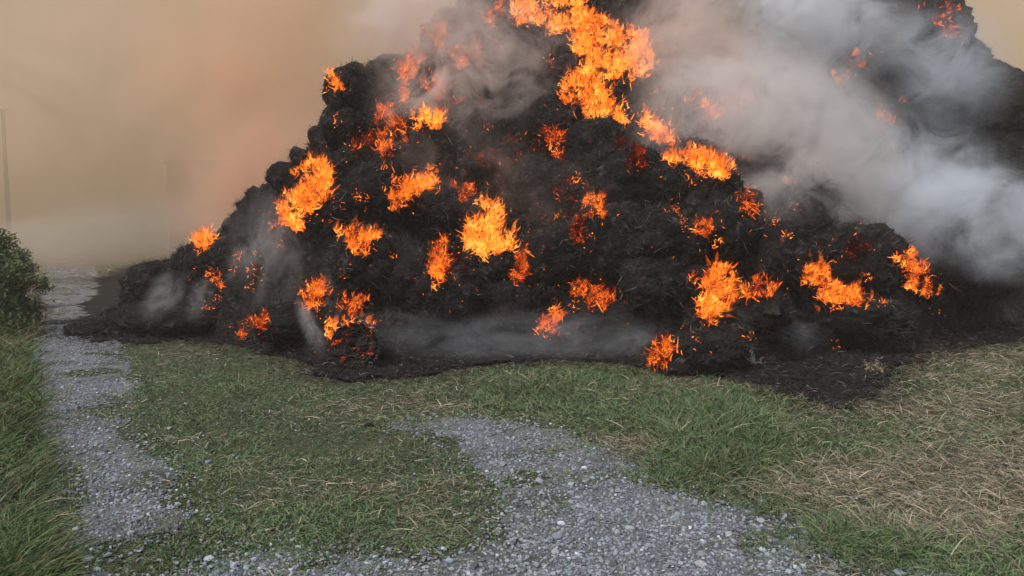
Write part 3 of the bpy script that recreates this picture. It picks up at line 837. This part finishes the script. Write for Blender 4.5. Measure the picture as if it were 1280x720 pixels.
def stalk_plant(name, px, py, h, nst, colr, label, cat, spread=.35, seed=1):
    r_ = np.random.default_rng(seed)
    gx, gy = ground(px, py)
    root = bpy.data.objects.new(name, None); col.objects.link(root); root.location = (gx, gy, 0); tag(root, label, cat)
    K = 6; t = np.linspace(0, 1, K)[None, :, None]
    d = unit(np.stack([r_.normal(0, spread, nst), r_.normal(0, spread, nst), np.ones(nst)], 1))
    L = h * r_.uniform(.6, 1.1, nst)
    b_ = r_.normal(0, .2, (nst, 1, 3))
    PP = (d[:, None, :] * t + b_ * t ** 2) * L[:, None, None]
    W = np.full((nst, K), .006) * np.linspace(1, .4, K)
    me = ribbons('stem', PP, W, unit(np.cross(d, np.array([[.2, 1., 0]]))), np.tile(colr, (nst, 1)))
    link('stem', me, M_blade, root)
    nl = nst * 9; k = r_.integers(0, nst, nl); tt = r_.uniform(.3, 1, nl)[:, None]
    p0 = (d[k] * tt + b_[k, 0] * tt ** 2) * L[k][:, None]
    dl = unit(r_.normal(size=(nl, 3)) + np.array([0, 0, -.1])); ll = r_.uniform(.04, .09, nl)[:, None]
    P = np.stack([p0, p0 + dl * ll * .5, p0 + dl * ll + np.array([0, 0, -.02])], 1)
    link('leaves', ribbons('leaves', P, np.tile([.002, .010, .001], (nl, 1)), unit(np.cross(dl, r_.normal(size=(nl, 3)))), np.tile(colr, (nl, 1)) * r_.uniform(.7, 1.3, (nl, 1))), M_blade, root)
stalk_plant('scorched_weed', 942, 458, .36, 5, np.array([.14, .17, .14]), 'scorched pale weed standing in the black foot of the heap', 'weed', seed=2)
stalk_plant('dry_weed', 1100, 470, .25, 9, np.array([.24, .20, .12]), 'dry weed at the edge of the burnt ground on the right', 'weed', .6, seed=3)
# charred stake
a_ = hit(966, 386, full)
if a_:
    P = a_[0]; K = 10
    t = np.linspace(0, 1, K); th = np.linspace(0, 2 * np.pi, 14)
    T, A_ = np.meshgrid(th, t)
    rr_ = .12 * (1 - A_) ** .8 * (1 + .3 * np.sin(3 * T + A_ * 5)) + .008
    o = link('stump', grid_mesh('stump', rr_ * np.cos(T) + .03 * A_, rr_ * np.sin(T), A_ * .30 - .08), M_char)
    o.location = (P.x, P.y - .05, P.z + .02); tag(o, 'small pointed black stump between the spiky and the stepped flame', 'stump')

# ------------------------------------------------------------------ background in the smoke
M_wood = mat('weathered_wood', (.10, .085, .07), .9, noise=[(8, (.06, .05, .045), .4, .6)])
def tube(name, pts, r0, r1, m, parent=None, seg=12):
    pts = np.array(pts, float); K = len(pts)
    th = np.linspace(0, 2 * np.pi, seg)
    d = unit(pts[-1] - pts[0]); a = unit(np.cross(d, [0.1, 1, .05])); b = np.cross(d, a)
    r = np.linspace(r0, r1, K)[:, None]
    C = pts[:, None, :] + (np.cos(th)[None, :, None] * a + np.sin(th)[None, :, None] * b) * r[..., None]
    top = np.repeat(pts[-1][None, None], seg, 1)
    C = np.concatenate([C, top])
    return link(name, grid_mesh(name, C[..., 0], C[..., 1], C[..., 2]), m, parent)
PY = 38
pole = bpy.data.objects.new('utility_pole', None); col.objects.link(pole)
b0 = at(14, 330, PY); t0 = at(3, 136, PY)
pole.location = (b0[0], PY, 0)
tag(pole, 'slightly leaning utility pole fading into smoke at the left edge', 'utility pole')
dx = t0[0] - b0[0]
tube('post', [(0, 0, -.2), (dx * .5, 0, t0[2] / 2), (dx, 0, t0[2])], .12, .085, M_wood, pole)
tube('crossarm', [(dx - .55, -.1, t0[2] - .10), (dx + .38, -.1, t0[2] - .06)], .05, .05, M_wood, pole)
for s_ in (-.45, -.1, .3):
    tube('insulator', [(dx + s_, -.1, t0[2] - .06), (dx + s_, -.1, t0[2] + .1)], .035, .02, mat('insulator', (.3, .28, .26), .4), pole)

BY = 45
bw = bpy.data.objects.new('barn', None); col.objects.link(bw)
l_, r_x = at(207, 200, BY), at(291, 200, BY)
bw.location = ((l_[0] + r_x[0]) / 2, BY, 0)
tag(bw, 'dark block shaped barn barely visible in the brown smoke', 'barn')
import bmesh
def boxm(name, x0, x1, y0, y1, z0, z1, m, parent):
    bm = bmesh.new(); bmesh.ops.create_cube(bm, size=1)
    for v in bm.verts: v.co = ((x0 + x1) / 2 + v.co.x * (x1 - x0), (y0 + y1) / 2 + v.co.y * (y1 - y0), (z0 + z1) / 2 + v.co.z * (z1 - z0))
    me = bpy.data.meshes.new(name); bm.to_mesh(me); bm.free()
    return link(name, me, m, parent)
hw = (r_x[0] - l_[0]) / 2; ht = l_[2]
M_barn = mat('dark_boards', (.05, .045, .04), .9, noise=[(4, (.03, .028, .026), .4, .6)])
boxm('wall', -hw + .05, hw - .05, 0, 6, 0, ht - .25, M_barn, bw)
boxm('roof', -hw, hw, -.2, 6.2, ht - .245, ht, mat('barn_roof', (.04, .04, .04), .8), bw)
boxm('door', -.9, .9, -.05, -.003, 0, 2.6, mat('barn_door', (.08, .07, .06), .9), bw)

# bushes behind the left verge
def bush(px, py, Yd, rx, rz, label, seed):
    r_ = np.random.default_rng(seed)
    root = bpy.data.objects.new('bush', None); col.objects.link(root)
    c = at(px, py, Yd); root.location = (c[0], Yd, 0)
    tag(root, label, 'bush', 'bushes at the left edge')
    n = 6500
    cl = r_.normal(size=(60, 3)) * np.array([rx * .6, rx * .9, 0]) + np.array([0, 0, 1]) * (rz * r_.random((60, 1)) ** 1.3)
    cl[:, :2] *= (1.25 - .8 * cl[:, 2:] / rz)
    k = r_.integers(0, 60, n)
    p0 = cl[k] + r_.normal(size=(n, 3)) * rx * np.array([.2, .2, .3])
    p0[:, 2] = np.clip(p0[:, 2], .02, None)
    d = unit(r_.normal(size=(n, 3))); L = r_.uniform(.05, .12, n)[:, None]
    P = np.stack([p0, p0 + d * L * .5, p0 + d * L], 1)
    cc = np.array([.085, .12, .045]) * r_.uniform(.5, 1.7, (n, 1))
    link('foliage', ribbons('foliage', P, np.tile([.006, .016, .003], (n, 1)), unit(np.cross(d, r_.normal(size=(n, 3)))), cc), M_blade, root)
    for s_ in range(6):
        a = r_.uniform(0, 6.28)
        tube('stem', [(0, 0, -.05), (math.cos(a) * rx * .2, math.sin(a) * rx * .2, rz * .4), (math.cos(a) * rx * .4, math.sin(a) * rx * .4, rz * .8)], .03, .008, M_wood, root, 6)
bush(-6, 262, 17, .36, 1.7, 'tallest leafy bush hiding the foot of the utility pole', 1)
bush(-30, 300, 13, .5, 1.5, 'bush cut by the left edge, nearest of the roadside bushes', 2)
bush(18, 295, 22, .36, 1.2, 'hazy bush right of the tallest roadside bush', 3)
bush(12, 300, 14.5, .33, 1.15, 'low bush growing out of the tall grass at the left edge', 4)

# ------------------------------------------------------------------ smoke and haze
def volbox(name, x0, x1, y0, y1, z0, z1, color, density, label, cat):
    m = bpy.data.materials.new(name); m.use_nodes = True
    t = m.node_tree; N = t.nodes; N.remove(N['Principled BSDF'])
    pv = N.new('ShaderNodeVolumePrincipled'); pv.inputs['Color'].default_value = (*color, 1); pv.inputs['Density'].default_value = density
    t.links.new(pv.outputs[0], N['Material Output'].inputs['Volume'])
    o = boxm(name, x0, x1, y0, y1, z0, z1, m, None); tag(o, label, cat, kind='stuff'); return o
volbox('haze', -220, 220, -40, 320, -1.2, 14, (.9, .8, .66), .0022, 'thin brownish smoke haze over the whole place', 'haze')
# the brown bank rolling behind the heap
bm = bmesh.new(); bmesh.ops.create_icosphere(bm, subdivisions=4, radius=1)
me = bpy.data.meshes.new('smoke_bank'); bm.to_mesh(me); bm.free()
m = bpy.data.materials.new('brown_smoke'); m.use_nodes = True
t = m.node_tree; t.nodes.remove(t.nodes['Principled BSDF'])
pv = t.nodes.new('ShaderNodeVolumePrincipled'); pv.inputs['Color'].default_value = (.966, .81, .60, 1); pv.inputs['Density'].default_value = .075
t.links.new(pv.outputs[0], t.nodes['Material Output'].inputs['Volume'])
o = link('smoke', me, m); o.location = (-44, 112, 6); o.scale = (120, 82, 60)
tag(o, 'thick brown smoke bank hiding everything behind the heap', 'smoke', 'smoke drifting off the fire', 'stuff')

GREY = (.90, .91, .92); PINK = (.95, .84, .77); BLUE = (.86, .91, .96)
def pc(px, py, Y): return tuple(at(px, py, Y))
def sm(px, py, Y, sx, sy, sz, ry, c, d, label, n=.9, thr=.38, edge=.3, w=.30):
    sm.k += 1
    st = (.8, .8, 1.5) if sz < 1.4 and sx < sz * 1.3 else (2.2, 1, .8) if sx > 2.5 * sz else (1, 1, 1)
    smoke('smoke_%d' % sm.k, pc(px, py, Y), (sx, sy, sz), (0, R(ry), 0), c, d, n, thr, w, st, label=label, seed=4.0 * sm.k, edge=edge)
sm.k = 0
sm(970, 200, 12.6, 2.9, 1.3, 2.2, 28, (.92, .89, .87), 4.0, 'wide pale grey smoke drifting over the right half of the heap', .85, .37, .2, .2)
sm(1230, 275, 12.0, 2.3, 1.2, 1.1, 12, BLUE, 2.8, 'dense blue grey smoke low at the right edge', .9, .38, .2, .22)
sm(880, 100, 13.3, 1.5, 1.0, 2.5, -12, PINK, 3.2, 'pinkish smoke rising right of the crest blaze', 1.1, .38, .15, .22)
sm(590, 90, 13.3, 2.2, 1.0, 1.4, -25, PINK, 3.0, 'brownish smoke over the upper left of the heap', 1.2, .41, .15, .22)
sm(990, 20, 14.0, 2.6, 1.2, 1.5, 10, GREY, 3.2, 'grey smoke veiling the top right of the heap', 1.1, .41, .2, .2)
sm(1150, 215, 13.2, 2.2, 1.2, 1.2, 25, BLUE, 2.0, 'thin bluish smoke over the far right shoulder of the heap', 1.2, .42, .2, .22)
sm(520, 15, 13.6, 1.9, 1.1, 1.2, -25, PINK, 3.4, 'thin brown smoke above the left skyline of the heap', 1.0, .38, .2)
sm(1180, 80, 14.5, 1.7, 1.1, 1.4, 35, BLUE, 1.3, 'blue grey smoke below the red embers at the top right', 1.2, .40, .15, .22)
sm(110, 90, 24, 8, 3, 5, -20, (.97, .80, .62), .35, 'billowing tan smoke high on the left', .30, .38, .1, .25)
sm(330, 110, 22, 5, 3, 6, 12, (.97, .68, .48), .6, 'billowing smoke beside the left slope, orange brown glow put into its colour', .35, .36, .1, .25)  # orange-brown glow painted into the scatter colour of this smoke
sm(120, 290, 26, 7, 3, 1.8, -5, (.80, .74, .64), .5, 'dim smoke lying low over the far end of the track', .5, .36, .1, .3)
sm(640, 420, 10.6, 3.2, .7, .46, 0, BLUE, .9, 'low grey smoke crawling along the foot of the face', 2.4, .38, .2, .35)
sm(388, 408, 10.2, .17, .2, .55, -22, GREY, 7.0, 'white wisp rising left of the round bale', 3.5, .40, .0, .3)
sm(205, 368, 11.9, .35, .4, .62, 38, GREY, 2.6, 'pale wisps rising from the left foot of the heap', 3.2, .40, .0, .3)
sm(250, 372, 11.3, .22, .3, .5, 20, GREY, 2.8, 'short pale wisp right of the wisps at the left foot', 3.2, .42, .0, .3)
sm(335, 320, 11.6, .9, .5, 1.3, 10, GREY, 1.6, 'grey smoke over the lower left slope', 2.0, .40, .1, .3)
sm(455, 330, 11.3, 1.3, .5, .8, 10, GREY, 1.3, 'thin smoke over the left face below the bow shaped flame', 2.0, .42, .1, .3)
sm(950, 402, 10.7, 1.2, .4, .42, 12, BLUE, 3.0, 'blue grey smoke curling below the spiky flame', 2.6, .42, .1, .3)
sm(965, 318, 11.4, .25, .3, 1.0, -35, GREY, 5.0, 'wisp slanting up between the spiky and the stepped flame', 2.2, .40, .05, .3)
sm(765, 290, 12.0, .55, .25, .13, 5, GREY, 8.0, 'small white wisp right of centre', 3.5, .40, .0, .3)
sm(800, 208, 12.6, .35, .25, .2, -20, GREY, 7.0, 'tiny white wisp left of the flame tongue from the crest', 3.5, .40, .0, .3)
sm(810, 425, 10.7, .9, .4, .35, -10, BLUE, 2.5, 'blue grey smoke behind the small flame nearest the weeds', 2.4, .42, .1, .3)
sm(330, 225, 15.2, 2.8, 1.2, 1.7, -38, (.97, .66, .48), 1.7, 'warm smoke behind the left slope flames', .8, .34, .1)
sm(840, 50, 13.6, 1.6, .9, 1.1, 10, PINK, 1.2, 'thin smoke over the right part of the crest blaze', 1.2, .42, .1, .25)
sm(560, 215, 12.2, 2.0, .6, 1.2, -10, (.95, .80, .72), .7, 'faint brown smoke over the upper left face', 1.3, .44, .1, .25)
sm(740, 250, 11.9, 2.2, .6, 1.0, 8, (.95, .80, .72), .6, 'faint smoke over the middle of the face', 1.3, .44, .1, .25)
